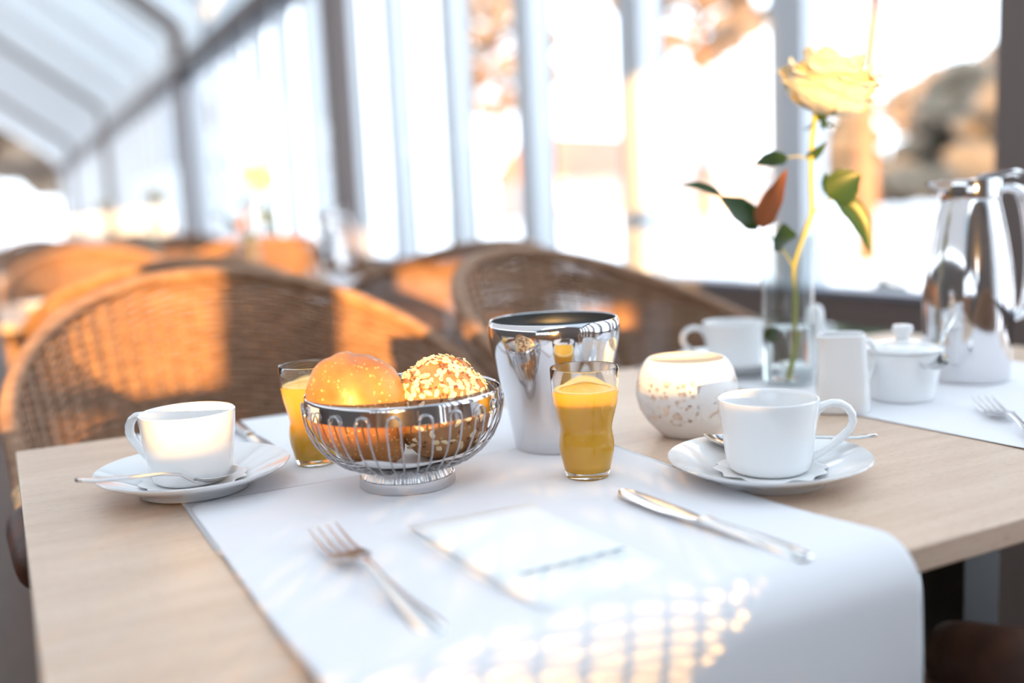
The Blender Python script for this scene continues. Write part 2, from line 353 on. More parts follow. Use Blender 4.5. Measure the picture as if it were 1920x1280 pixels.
# ------------------------------------------------------------------ outside
g = MB(); P = []
for i in range(40):
    x = -14+i*2.6; P.append([(x, -20+j*3.2, -.16+.026*max(0, x-2.2)+.02*max(0, (-20+j*3.2)-31)+(.18*noise.noise((x*.12, j*.35, 0)) if x > 6 else 0)) for j in range(46)])
struct(g.grid(P).build('ground', 'snow'))
def blob_tree(name, h, spread, mat, seed, trunk=.16, kind='pine', nclump=46):
    rng = random.Random(seed); mb = MB()
    tr = MB(); pts = [(0,0,-.3)]
    for k in range(1, 9): pts.append((rng.uniform(-.04,.04)*k, rng.uniform(-.04,.04)*k, h*k/8))
    tr.tube(pts, [trunk*(1-.1*k) for k in range(9)], 10)
    t0 = .45 if kind == 'pine' else .12
    for k in range(nclump):
        t = rng.uniform(t0, 1.0); a = rng.uniform(0, 2*PI)
        lim = spread*((1.08-t)/(1-t0) if kind == 'fir' else math.sin(PI*min(1, .12+.86*(t-t0)/(1-t0))))
        r = lim*math.sqrt(rng.uniform(.08, 1)); c = Vector((r*math.cos(a), r*math.sin(a), h*t))
        if kind == 'pine': tr.tube([(0,0,h*t*.92), tuple(c)], [trunk*.25, trunk*.06], 5)
        s = spread*(rng.uniform(.20, .36) if kind == 'fir' else rng.uniform(.09, .17))
        P = []
        for i in range(6):
            th = PI*i/5; P.append([c+Vector((math.sin(th)*math.cos(2*PI*j/8), math.sin(th)*math.sin(2*PI*j/8), .62*math.cos(th)))*s*(1+.35*noise.noise(c+Vector((i*.9, j*.9, seed)))) for j in range(8)])
        mb.grid(P, wrapv=True)
    root = thing(name, 'tree', 'tree')
    tr.build('trunk', 'bark', root); mb.build('crown', mat, root)
    return root
def put(o, label, x, y, s=1, rz=0, group=None):
    o.location = (x, y, -.16+.026*max(0, x-2.2)); o.scale = (s, s, s); o.rotation_euler = (0,0,rz); o['label'] = label
    if group: o['group'] = group
    return o
pine = put(blob_tree('pine_tree', 9.0, 2.4, 'needles', 3, nclump=150), 'tall brown pine outside, its crown right of and above the rose', 10.4, 9.7)
put(copy_tree(pine), 'brown pine outside seen just left of the post behind the rose', 10.6, 13.4, .8, 1.2)
put(copy_tree(pine), 'orange-lit pine outside the right window beside the far right post', 9.9, 6.9, .85, 2.4)
fir = put(blob_tree('fir_tree', 3.6, 2.1, 'evergreen', 11, kind='fir', nclump=60), 'dark bushy evergreen outside above the vacuum jug', 23.4, 18.6)
put(copy_tree(fir), 'evergreen outside right of the rose stem, low on the snow', 22, 21.2, .75, 1)
put(copy_tree(fir), 'evergreen outside in the right window behind the jug handle', 21, 14.6, 1.1, 2)
put(copy_tree(pine), 'bare pine outside the centre windows beside the rust roofed house', 17, 33, 1.0, 4)
brown = put(blob_tree('beech_tree', 6.5, 3.2, 'needles', 21, kind='pine', nclump=260), 'broad brown tree beyond the far gable glass, at the left picture edge', -.4, 37)
put(copy_tree(brown), 'brown tree beyond the far gable glass, right of the broad one', 2.6, 39, .8, 2)
put(copy_tree(brown), 'wide brown tree far out in the right window', 29, 20, .8, 3)
put(copy_tree(brown), 'wide brown tree far out above the snow left of the vacuum jug', 30, 24.5, .7, 5)
h = thing('house', 'pale pinkish house outside, left of the rose leaves', 'house', (24.3, 30.0, .40), R(35))
MB().box((-2.2,-1.6,0), (2.2,1.6,1.7)).build('wall', 'housewall', h, smooth=False)
MB().add([(-2.4,-1.8,1.65),(2.4,-1.8,1.65),(2.4,1.8,1.65),(-2.4,1.8,1.65),(-2.4,0,2.5),(2.4,0,2.5)], [(0,1,5,4),(2,3,4,5),(0,4,3),(1,2,5),(3,2,1,0)]).build('roof', 'snow', h, smooth=False)
for x in (-1.2, .9): MB().box((x-.3,-1.66,.6), (x+.3,-1.58,1.3)).build('window', 'darkglass', h, smooth=False)
h2 = thing('house', 'rust roofed house outside between the white mullions', 'house', (22.5, 37, .45), R(20))
MB().box((-3,-2,0), (3,2,1.6)).build('wall', 'housewall', h2, smooth=False)
MB().add([(-3.2,-2.2,1.55),(3.2,-2.2,1.55),(3.2,2.2,1.55),(-3.2,2.2,1.55),(-3.2,0,3.4),(3.2,0,3.4)], [(0,1,5,4),(2,3,4,5),(0,4,3),(1,2,5),(3,2,1,0)]).build('roof', 'roofred', h2, smooth=False)
def shrub(label, x, y, s):
    rng = random.Random(int(x*100+y*10)); mb = MB()
    for k in range(26):
        c = Vector((rng.uniform(-.5,.5), rng.uniform(-.5,.5), rng.uniform(.1,.5)))*s
        P = []
        for i in range(5):
            th = PI*i/4; P.append([c+Vector((math.sin(th)*math.cos(2*PI*j/7), math.sin(th)*math.sin(2*PI*j/7), math.cos(th)))*s*.2*(1+.5*noise.noise(c*9+Vector((i,j,0)))) for j in range(7)])
        mb.grid(P, wrapv=True)
    o = mb.build('shrub', 'hedge'); o.location = (x, y, -.15); tag(o, label, 'shrub')
shrub('dark green shrub outside the lower pane behind the sugar bowl', 2.75, 2.25, 1.15)
shrub('dark green shrub outside the lower pane behind the glass vase', 2.75, 3.25, 1.1)

# ------------------------------------------------------------------ wicker tub chair (faces -Y)
CA, CB, CS = .32, .30, .24
def plan(w):                                    # w in [-1,1] along the horseshoe, unit scale
    arc = PI/2*.5*(CA+CB); L = arc+CS; d = abs(w)*L; s = 1 if w > 0 else -1
    if d < arc:
        a = PI/2*d/arc; return s*CA*math.sin(a), CB*math.cos(a)
    return s*CA, -(d-arc)
def topz(w): return .648+.250*(.5+.5*math.cos(PI*min(1, abs(w)*.98)))**.8
def shell(w, t):                                # t 0 bottom .. 1 top
    x, y = plan(w); z = .30+t*(topz(w)-.30); k = .80+.20*t
    bk = .07*max(0, y/CB)*t
    return Vector((x*k, y*k+bk-.03*(1-t), z))
def make_chair():
    root = thing('wicker_armchair', 'chair', 'chair')
    nr, rows = 46, 86
    mb = MB(); n = nr*2
    for q in range(rows):
        t = (q+.5)/rows; pts = []
        for i in range(n+1):
            w = -1+2*i/n; p = shell(w, t); p2 = shell(w+.004, t); tg = p2-p; nn = Vector((tg.y, -tg.x, 0)).normalized()
            amp = .0056*(0 if i % 2 else (1 if (i//2+q) % 2 else -1))
            pts.append(p+nn*amp)
        mb.tube(pts, .0027, 4, cap=False, upv=(0,0,1))
    rb = MB()
    for i in range(nr+1):
        w = -1+2*i/nr; rb.tube([shell(w, k/8) for k in range(9)], .0032, 5, cap=False)
    rb.build('upright_canes', 'wicker', root)
    mb.build('woven_shell', 'wicker', root)
    rm = MB(); npt = 520; pts, rr = [], []
    for i in range(npt+1):
        w = -.995+1.99*i/npt; pts.append(shell(w, 1)+Vector((0,0,.004))); rr.append(.0125 if i % 2 else .0110)
    rm.tube(pts, rr, 10); rim = rm.build('wound_rim', 'cane' , root, angle=80); rim.data.materials[0] = M['wicker']
    for s in (-1, 1):
        a = shell(s*.86, 1); e = shell(s, 1); c = []
        for t in (0, .02, .15, .5, .8, .95, 1.02, 1.05): c.append(a.lerp(e, t)+Vector((0,0,-.004)))
        MB().tube(c, [.018,.026,.028,.028,.028,.026,.018,.004], 18).build('arm_sleeve', 'leather', root)
        MB().tube([shell(s*.80,1)+Vector((0,0,.002)), a+Vector((0,0,.0))], .0145, 12).build('cane_binding', 'cane', root)
        f = shell(s, .97); MB().tube([f, (f.x*.96, f.y+.005, .34), (f.x*.90, f.y+.01, 0)], .015, 10).build('leg', 'wicker', root)
        MB().tube([(s*.20, .24, .34), (s*.21, .27, 0)], .015, 10).build('leg', 'wicker', root)
    st = []
    for j in range(48):
        a = 2*PI*j/48; ca, sa = math.cos(a), math.sin(a)
        st.append((.275*math.copysign(abs(ca)**.75, ca), .02+.25*math.copysign(abs(sa)**.75, sa)))
    MB().grid([[(x*k, .02+(y-.02)*k, z) for x, y in st] for k, z in ((.001,.39),(.96,.39),(1,.405),(1,.43),(.96,.447),(.5,.452),(.001,.453))], wrapv=True).build('seat', 'wicker', root)
    return root
ch = make_chair()
def chair_at(o, label, x, y, deg, group): o.location = (x, y, 0); o.rotation_euler = (0,0,R(deg)); o['label'] = label; o['group'] = group; return o
G1 = 'wicker armchairs at the laid table'
chair_at(ch, 'large wicker armchair at table back, left, half lit orange by the sun', .318, 1.345, 4, G1)
chair_at(copy_tree(ch), 'pale wicker armchair at table back, behind the steel bucket and tealight holder', .98, 1.345, 18, G1)
chair_at(copy_tree(ch), 'wicker armchair with dark leather arm sleeve below the table front, bottom right corner', .915, .24, 180, G1)
G0 = 'wicker armchairs outside the picture, beside the photographer'
for x, d in ((-.07, 180), (-.74, 180)):
    chair_at(copy_tree(ch), 'wicker armchair drawn up beside the photographer', x, .24, d, G0)

# ------------------------------------------------------------------ tables
def table(x0, x1, y0, y1, label):
    root = thing('table', label, 'table', ((x0+x1)/2, (y0+y1)/2, 0)); a, c = (x1-x0)/2, (y1-y0)/2
    MB().box((-a,-c,TZ-.019), (a,c,TZ)).build('tabletop', 'wood', root, smooth=False, bevel=.0015)
    for s in (-1, 1):
        l = MB().box((s*(a-.297)-.033,-.033,.02), (s*(a-.297)+.033,.033,TZ-.045)).build('leg', 'black', root, smooth=False, bevel=.002)
        MB().box((s*(a-.297)-.035,-.30,0), (s*(a-.297)+.035,.30,.03)).build('foot', 'black', root, smooth=False, bevel=.004)
        MB().box((s*(a-.297)-.04,-.28,TZ-.045), (s*(a-.297)+.04,.28,TZ-.019)).build('bracket', 'black', root, smooth=False)
    return root
TX0, TX1, TY0, TY1 = 0.0, 1.34, .452, 1.19
table(TX0, TX1, TY0, TY1, 'beech topped table with black legs, laid for breakfast in the foreground')
def cloth(x0, x1, path, label, amp=.0, seed=0, nx=14):
    P = []
    for (y, z) in path:
        row = []
        for i in range(nx+1):
            t = i/nx; e = (1-abs(2*t-1))
            hang = max(0, TZ-.01-z)
            dy = -.003*(1+math.sin(t*9+seed))*min(1, max(0, hang-.02)*5) if y < .47+(2.34*round((y-.8)/2.34)) else .004*math.sin(t*9+seed)*min(1, hang*6)
            wob = amp*math.sin(y*17+seed*2)*(1 if t < .12 else 0)
            row.append((x0+(x1-x0)*t+wob+.03*hang*(2*t-1)*.3, y+dy, z))
        P.append(row)
    o = MB().grid(P).build('table_runner', 'cloth', solid=.0009, sub=1, angle=180); return tag(o, label, 'tablecloth', 'white table runners')
def drop_front(y_start, base, z_end=.38):
    p = [(y_start, base)]; y = y_start
    while y-.03 > .56: y -= .03; p.append((y, base))
    for k in range(1, 4): p.append((.56-.03*k, base+.0065*smoothstep(0, 3, k)))
    for k in range(1, 9):
        a = PI/2*k/8; p.append((.472-.034*math.sin(a), base+.0065-.034+.034*math.cos(a)))
    z = p[-1][1]
    while z > z_end: z -= .03; p.append((.437, z))
    return p
def drop_back(y_start, base, z_end=.5):
    p = [(y_start, base)]; y = y_start
    while y+.03 < 1.15: y += .03; p.append((y, base))
    p += [(1.165, base+.002), (1.182, base+.002), (1.193, base-.003), (1.198, base-.012), (1.20, base-.03)]
    z = base-.03
    while z > z_end: z -= .03; p.append((1.202, z))
    return p
cloth(.120, .528, drop_back(.70, TZ+.0008), 'white runner on the table back, under the bread basket and left saucer')
fr = cloth(.122, .522, drop_front(.857, TZ+.0022), 'white runner folding over the table front, under the fork and menu card', seed=1.3)
rr_ = list(reversed(drop_front(.80, TZ+.0008)))+drop_back(.83, TZ+.0008)
cloth(.808, 1.215, rr_, 'white runner at the table right end, under the vacuum jug and sugar bowl', amp=.003, seed=2.2)
CZ1, CZ2 = TZ+.0014, TZ+.0028

# menu card
mc = thing('menu_card', 'white folded menu card with a line of teal lettering on the runner', 'card', (.308, .577, CZ2), R(2))
MB().box((-.0525,-.098,0), (.0525,.098,.0030)).build('lower_leaf', 'paper', mc, smooth=False)
P = [[(-.0525+.105*i/8, -.098+.196*j/8, .0036+.0022*(1-i/8)**.8) for j in range(9)] for i in range(9)]
ul = MB().grid(P).build('upper_leaf', 'paper', mc, solid=.0006)
rng = random.Random(5)
def scrawl(x0, x1, y, hgt, w, z, mat, nm):
    mb = MB(); x = x0
    while x < x1:
        wl = rng.uniform(.006, .013); pts = []
        k = 0
        while k*.0006 < wl:
            pts.append((x+k*.0006, y+hgt*(.5*math.sin(k*1.35)+.35*math.sin(k*.52+1)), z)); k += 1
        mb.tube(pts, w, 4, flat=.15, upv=(0,0,1)); x += wl+.0022
    return mb.build(nm, mat, ul)
scrawl(-.034, .040, -.038, .0026, .0009, .0066, 'ink', 'lettering')
scrawl(-.026, .036, -.049, .0012, .0006, .0066, 'ink2', 'small_lettering')

# ------------------------------------------------------------------ cutlery
def strip(stations, nu=7):                     # (s, cx, halfwidth, z, dish, thick) -> closed blade along Y
    mb = MB(); P = []
    for (s, c0, hw, z, dish, th) in stations:
        ring = []
        for i in range(nu):
            u = -1+2*i/(nu-1); ring.append((c0+u*hw, s, z+dish*u*u+th*.5*math.sqrt(max(0, 1-u*u*.9))))
        for i in range(nu):
            u = 1-2*i/(nu-1); ring.append((c0+u*hw, s, z+dish*u*u-th*.5*math.sqrt(max(0, 1-u*u*.9))))
        P.append(ring)
    mb.grid(P, wrapv=True); k = len(P[0])
    o = len(mb.v)-len(P)*k; mb.f.append(tuple(o+i for i in range(k))); mb.f.append(tuple(o+(len(P)-1)*k+i for i in reversed(range(k))))
    return mb
def make_fork():
    root = thing('fork', 'fork', 'fork')
    strip([(-.100,0,.003,.003,0,.003),(-.097,0,.0075,.003,0,.0036),(-.085,0,.0100,.0032,0,.004),(-.06,0,.0085,.0036,0,.004),(-.03,0,.0055,.005,0,.0036),(0,0,.0034,.0085,0,.0034),(.020,0,.003,.011,0,.0032),(.028,0,.0038,.0108,0,.003)]).build('handle', 'cutlery', root)
    hd = strip([(.028,0,.0038,.0108,0,.003),(.036,0,.0085,.0085,.001,.0024),(.045,0,.0115,.0062,.0016,.002),(.055,0,.0122,.0046,.0016,.002),(.064,0,.0122,.0040,.0012,.002)])
    for c in (-.0101,-.0034,.0034,.0101):
        t = strip([(.063,c,.0021,.0042,0,.002),(.080,c*1.0,.0019,.0045,0,.0019),(.098,c*1.0,.0015,.0075,0,.0016),(.110,c,.0007,.0105,0,.001)])
        hd.add(t.v, t.f)
    hd.build('tines', 'cutlery', root); return root
def make_knife():
    root = thing('knife', 'knife', 'knife')
    strip([(-.102,0,.003,.0045,0,.003),(-.099,0,.0075,.0045,0,.006),(-.085,0,.0095,.005,0,.0075),(-.05,0,.0075,.0052,0,.0075),(-.015,0,.0058,.005,0,.007),(-.004,0,.0068,.005,0,.0076),(.0,0,.0052,.005,0,.006)]).build('handle', 'cutlery', root)
    strip([(-.001,0,.0052,.0045,0,.004),(.010,0,.0075,.004,0,.002),(.04,.0006,.0098,.0036,0,.0018),(.075,.0012,.0102,.0034,0,.0016),(.092,.0022,.0085,.0034,0,.0014),(.101,.0042,.0045,.0034,0,.0012),(.104,.0058,.001,.0034,0,.001)]).build('blade', 'cutlery', root)
    return root
def make_spoon():
    root = thing('teaspoon', 'spoon', 'spoon')
    strip([(-.070,0,.0022,.0085,0,.0022),(-.068,0,.0042,.0085,0,.0026),(-.055,0,.0052,.0075,0,.0028),(-.03,0,.0038,.0072,0,.0026),(0,0,.0022,.0078,0,.0024),(.018,0,.0020,.0062,0,.0022),(.028,0,.0026,.0018,0,.002),(.032,0,.0034,.0006,0,.0018)]).build('handle', 'cutlery', root)
    st = []
    for k in range(13):
        t = k/12; s = .031+.041*t; hw = .0132*math.sin(PI*min(.985, .10+.87*t))**.62
        st.append((s, 0, hw, .0004+.0075*(2*t-.72)**2*.7-.0006, .0045*(hw/.0132)**2, .0012))
    strip(st, 9).build('bowl', 'cutlery', root); return root
fork = make_fork(); fork.scale = (1.05, 1.07, 1.05); fork.location = (.196, .579, CZ2); fork.rotation_euler = (0,0,R(1)); fork['label'] = 'blurred steel fork on the front runner, left of the menu card'
knife = make_knife(); knife.location = (.4365, .561, CZ2+.0006); knife.rotation_euler = (0,0,R(3)); knife['label'] = 'steel table knife on the front runner, right of the menu card'
k2 = dup(knife, 'steel knife on the back runner, partly behind the left coffee cup', (.228, 1.075, CZ1), R(182))
f2 = dup(fork, 'steel fork on the right runner, cut off by the picture edge', (.868, .617, CZ1), R(-36))

# ------------------------------------------------------------------ coffee cups
def make_saucer():
    o = MB().lathe([(.001,.004),(.030,.004),(.043,.0050),(.048,.0066),(.060,.0115),(.074,.0172),(.0825,.0205),(.0842,.0213),(.0846,.0205),(.0835,.0190),(.074,.0142),(.060,.0085),(.050,.0030),(.048,0),(.044,0),(.043,.002),(.001,.0022)], 96).build('saucer', 'porcelain')
    return o
def make_cup():
    root = thing('coffee_cup', 'cup', 'cup')
    MB().lathe([(.001,.0035),(.028,.004),(.0315,.007),(.0335,.013),(.0365,.035),(.0392,.0595),(.0398,.0622),(.0408,.0632),(.0418,.0626),(.0420,.0605),(.0392,.035),(.0362,.012),(.0345,.0045),(.0315,.0012),(.0285,0),(.0255,0),(.0245,.0015),(.001,.002)], 96).build('body', 'porcelain', root)
    pts = []
    for k in range(15):
        t = k/14
        if t < .6:
            a = PI*.95-(PI*1.18)*(t/.6); c = (.0545, .0415); pts.append((c[0]+.0165*math.cos(a), 0, c[1]+.0150*math.sin(a)))
        else:
            u = (t-.6)/.4; p0 = Vector((.0545+.0165*math.cos(-PI*.23), 0, .0415+.015*math.sin(-PI*.23))); p1 = Vector((.0355, 0, .0095)); q = p0.lerp(p1, u); q.z -= .0022*math.sin(PI*u); pts.append(tuple(q))
    MB().tube(pts, [.0034]*15, 12, flat=1.45, upv=(0,1,0)).build('handle', 'porcelain', root)
    return root
def make_doily():
    ring = lambda r, z: [((r*(1+.05*math.cos(12*2*PI*j/96)))*math.cos(2*PI*j/96), (r*(1+.05*math.cos(12*2*PI*j/96)))*math.sin(2*PI*j/96), z+(.0016*abs(math.sin(7*PI*j/96+.7)) if r > .04 else 0)) for j in range(96)]
    return MB().grid([ring(.001,0), ring(.025,0), ring(.038,.0002), ring(.043,.0012), ring(.046,.0020)], wrapv=True).build('paper_doily', 'tissue', solid=.0003)
sl = make_saucer(); cl = make_cup(); dl = make_doily(); sp = make_spoon()
SL = (.1400, .9070, CZ1+.0010); SR = (.5660, .6350, TZ+.0002)
sl.location = SL; tag(sl, 'white saucer under the left coffee cup, half on the wood', 'saucer')
dl.location = (SL[0], SL[1]+.002, SL[2]+.0062); tag(dl, 'white paper doily under the left coffee cup', 'doily')
cl.location = (SL[0]-.001, SL[1]+.004, SL[2]+.0067); cl.rotation_euler = (0,0,R(128)); cl['label'] = 'white coffee cup on the left saucer, upper half lit by sun'
sp.location = (.1046, .8625, SL[2]+.0178); sp.rotation_euler = (R(-9), R(0), R(-66)); sp.scale = (1.15, 1.05, 1.3); sp['label'] = 'steel teaspoon lying on the left saucer in front of the cup'
s2 = sl.copy(); col.objects.link(s2); s2.location = SR; tag(s2, 'white saucer under the right coffee cup, on bare wood', 'saucer')
d2 = dl.copy(); col.objects.link(d2); d2.location = (SR[0]+.004, SR[1]+.002, SR[2]+.0062); d2.rotation_euler = (0,0,.5); tag(d2, 'white paper doily under the right coffee cup', 'doily')
c2 = dup(cl, 'white coffee cup with handle on the right saucer, all in shade', (SR[0]+.004, SR[1]+.004, SR[2]+.0067), R(-30))
sp2 = copy_tree(sp); sp2.location = (.6105, .657, SR[2]+.0165); sp2.rotation_euler = (R(-2), 0, R(42)); sp2['label'] = 'steel teaspoon on the right saucer behind the cup'

# ------------------------------------------------------------------ juice glasses
def make_juice():
    root = thing('juice_glass', 'glass', 'glass')
    outer = [(.0005,.0),(.0165,.0),(.0188,.0012),(.0196,.004),(.0215,.013),(.0236,.022),(.0241,.027),(.0240,.032),(.0230,.038),(.0223,.0425),(.0232,.048),(.0256,.057),(.0278,.066),(.0290,.076),(.0296,.086),(.0298,.0962),(.0294,.0972)]
    inner = [(r-.0013, z) for r, z in outer[4:-1]]
    prof = outer+[(.0286,.0968)]+list(reversed(inner))+[(.018,.0075),(.0165,.0062),(.0005,.0060)]
    MB().lathe(prof, 72).build('tumbler', 'glass', root)
    jz = .0775; jp = [(.0005,.0058),(.0166,.0060),(.0183,.0074)]+[(r+.0004, z) for r, z in inner if z < jz-.002]+[(.0280,jz-.001),(.0274,jz),(.0005,jz-.0004)]
    MB().lathe(jp, 72).build('juice', 'juice', root)
    MB().lathe([(.0276,jz+.0004),(.0262,jz+.0012),(.024,jz+.0008),(.0225,jz+.0002)], 64).build('foam', 'foam', root)
    return root
jg = make_juice(); jg.location = (.4430, .7280, CZ2); jg['label'] = 'waisted glass of orange juice in front of the steel bucket'
jg['group'] = 'glasses of orange juice'
dup(jg, 'waisted glass of orange juice behind the bread basket, at left', (.2585, .930, CZ1))

# ------------------------------------------------------------------ wire bread basket
BX, BY = .3040, .8040
bk = thing('bread_basket', 'chrome wire bread basket with solid rim and round foot', 'basket', (BX, BY, CZ2)); bk.scale = (.955, .955, .97)
MB().lathe([(.0868,.0720),(.0880,.0705),(.0900,.0708),(.0890,.0830),(.0888,.0860),(.0881,.0868),(.0874,.0858),(.0872,.0832),(.0868,.0720)], 128).build('rim', 'chrome', bk)
MB().lathe([(.0425,0),(.0440,.0005),(.0442,.0015),(.0436,.0095),(.0428,.0102),(.0418,.0098),(.0416,.001),(.0425,0)], 96).build('foot', 'satin', bk)
fl = MB(); P = []
for r, z in ((.0420,.0098),(.0405,.0130),(.0385,.0165),(.0370,.0190),(.0350,.0196),(.02,.0196),(.0005,.0196)):
    P.append([((r+(.0007*math.cos(36*2*PI*j/216) if r > .036 else 0))*math.cos(2*PI*j/216), (r+(.0007*math.cos(36*2*PI*j/216) if r > .036 else 0))*math.sin(2*PI*j/216), z) for j in range(216)])
fl.grid(P, wrapv=True).build('fluted_collar', 'satin', bk)
NL = 21; prw = [(.0905,.0770),(.0912,.0735),(.0905,.0670),(.0878,.0560),(.0820,.0440),(.0735,.0335),(.0620,.0250),(.0500,.0205),(.0400,.0192),(.0360,.0190)]
for q in range(NL):
    a0 = 2*PI*q/NL+.06; half = .0058; left = []; right = []
    for i, (r, z) in enumerate(prw[1:]):
        da = (half*(1 if i < 5 else .86))/.091*(1+.10*(i > 2)); k = 1-.15*max(0, i-4)/4
        left.append(Vector((r*math.cos(a0-da*k*1.0), r*math.sin(a0-da*k), z))); right.append(Vector((r*math.cos(a0+da*k), r*math.sin(a0+da*k), z)))
    top = []
    for k in range(1, 8):
        th = PI*k/8; da = -half/.091*math.cos(th); z = .0735+.0058*math.sin(th); r = .0914
        top.append(Vector((r*math.cos(a0+da), r*math.sin(a0+da), z)))
    MB().tube(list(reversed(left))+top+right, .00078, 8).build('wire_loop', 'wire', bk)
tis = MB(); P = []
for i in range(22):
    row = []
    for j in range(22):
        x, y_ = (-1+2*i/21)*.062, (-1+2*j/21)*.062; r = math.hypot(x, y_)
        z = .0206+.55*max(0, r-.034)**1.12+.003*noise.noise((x*40, y_*40, 3)); z = min(z, .062)
        row.append((x*.93, y_*.93, max(z, .0203)))
    P.append(row)
tn = tis.grid(P).build('paper_napkin', 'tissue', solid=.0004, sub=1); tn.location = (BX, BY, CZ2); tag(tn, 'white paper napkin lining the bread basket', 'napkin')

def bun_mesh(rx, ry, rz, f, n1=40, n2=64):
    P = []
    for i in range(n1+1):
        th = PI*i/n1; row = []
        for j in range(n2):
            a = 2*PI*j/n2; d = Vector((math.sin(th)*math.cos(a), math.sin(th)*math.sin(a), math.cos(th))); row.append(f(d, Vector((rx*d.x, ry*d.y, rz*d.z))))
        P.append(row)
    return MB().grid(P, wrapv=True)
def f1(d, p):                                   # egg shaped roll, fat at one end, with a seam
    t = d.z; k = 1.0+.17*t-.10*t*t
    q = Vector((p.x*k, p.y*k, p.z)); s = .0018*noise.noise(d*2.2)+.0006*noise.noise(d*7)
    seam = math.exp(-((d.x-.55)*7)**2)*.0035*(1 if d.y < .7 else 0)
    return q*(1+s/.04)-d*seam
roll = thing('bread_roll', 'smooth glossy brown bread roll leaning at left in the wire basket', 'bread', (BX-.0385, BY-.0010, CZ2+.0700), 0)
body = bun_mesh(.0415, .036, .054, f1).build('crust', 'crust', roll, angle=180); body.rotation_euler = (R(4), R(-30), R(-24))
def f2(d, p):
    sq = .10*(abs(d.x)**4+abs(d.y)**4); s = .0022*noise.noise(d*2.6+Vector((4,1,2)))+.0012*noise.noise(d*6)
    z = p.z if d.z > 0 else p.z*1.12
    return Vector((p.x*(1+sq*.35), p.y*(1+sq*.35), z))*(1+s/.04)
bun = thing('bread_roll', 'oat and seed covered bread roll at right in the wire basket', 'bread', (BX+.0330, BY-.0080, CZ2+.0660), 0)
bb = bun_mesh(.0430, .0390, .0430, f2)
rb_ = bb.build('crust', 'crust2', bun, angle=180); rb_.rotation_euler = (R(-6), R(10), R(12))
rng = random.Random(9); oat = MB(); seed = MB()
def surf(d):
    return f2(d, Vector((.0430*d.x, .0390*d.y, .0430*d.z)))
for k in range(1150):
    a = rng.uniform(0, 2*PI); zc = rng.uniform(-.75, 1)
    if zc < .15 and rng.random() < .68: continue
    d = Vector((math.sqrt(1-zc*zc)*math.cos(a), math.sqrt(1-zc*zc)*math.sin(a), zc)); p = surf(d)
    n = Vector((d.x/.04, d.y/.0375, d.z/.043)).normalized(); n = (n+Vector((rng.uniform(-.45,.45), rng.uniform(-.45,.45), rng.uniform(-.45,.45)))).normalized()
    t = n.orthogonal().normalized(); t = (Matrix.Rotation(rng.uniform(0, 2*PI), 3, n) @ t); b_ = n.cross(t)
    is_oat = rng.random() < .66
    L_, Wd, H_ = (rng.uniform(.0028,.0047), rng.uniform(.0019,.0029), .00045) if is_oat else (rng.uniform(.0017,.0022), .0010, .0006)
    c = p+n*(.0003 if is_oat else .0002); vs = []
    for hh, sc_ in ((-H_, .8), (0, 1), (H_, .75)):
        for j in range(8):
            u = 2*PI*j/8; vs.append(c+t*(L_*sc_*math.cos(u))+b_*(Wd*sc_*math.sin(u))+n*(hh+(.0005*math.cos(u*2) if is_oat else 0)))
    fs = [tuple(range(7,-1,-1)), tuple(range(16,24))]
    for r_ in (0, 1):
        for j in range(8): fs.append((r_*8+j, r_*8+(j+1)%8, r_*8+8+(j+1)%8, r_*8+8+j))
    (oat if is_oat else seed).add(vs, fs)
oo = oat.build('oat_flakes', 'oat', rb_); oo['kind'] = 'stuff'
so = seed.build('linseeds', 'seed', rb_); so['kind'] = 'stuff'

# ------------------------------------------------------------------ steel bucket
bu = thing('table_bucket', 'polished steel table bucket behind the right juice glass', 'bucket', (.4790, .8420, CZ1))
MB().lathe([(.0005,.0),(.0395,.0),(.0418,.0012),(.0428,.004),(.0470,.030),(.0525,.058),(.0578,.082),(.0618,.098),(.0638,.108),(.0646,.116),(.0645,.122),(.0636,.1262),(.0625,.1280)], 96).build('body', 'chrome', bu, angle=60)
MB().lathe([(.0625,.1280),(.0617,.1286),(.0610,.1278)], 96).build('rim', 'satin', bu)
MB().lathe([(.0610,.1278),(.0618,.123),(.0630,.116),(.0622,.108),(.0600,.098),(.0560,.082),(.0508,.058),(.0452,.030),(.0412,.006),(.0005,.004)], 96).build('inner_liner', 'dull', bu)

# ------------------------------------------------------------------ tealight holder
th_ = thing('tealight_holder', 'white pierced porcelain tealight holder on the bare wood', 'candle holder', (.6130, .8080, TZ+.0003))
op = [(.0005,0),(.024,0),(.0262,.0012),(.0300,.005),(.0400,.015),(.0480,.028),(.0515,.042),(.0508,.055),(.0472,.068),(.0425,.0760),(.0395,.0790),(.0385,.0796)]
ip = [(r-.0022 if r > .03 else r, z+.0028 if z < .02 else z) for r, z in op[1:-2]]
MB().lathe(op+[(.0375,.0792)]+list(reversed(ip))+[(.0005,.003)], 96).build('bowl', 'pierced', th_)
def make_tea(label, loc, strength=True):
    root = thing('tealight', label, 'candle', loc)
    MB().lathe([(.0005,0),(.0190,0),(.0194,.001),(.0194,.016),(.0188,.016),(.0188,.0128)], 40).build('cup', 'foil', root)
    wx = MB().lathe([(.0188,.0125),(.010,.0120),(.0005,.0122)], 40).build('wax', 'wax', root)
    MB().tube([(0,0,.012),(0,0,.017)], .0006, 6).build('wick', 'black', wx)
    MB().lathe([(.0004,.0165),(.0022,.0190),(.0030,.0225),(.0022,.0275),(.0010,.032),(.0002,.036)], 16).build('flame', 'flame', wx)
    return root
make_tea('lit tealight inside the white pierced holder', (.6130, .8080, TZ+.0036))

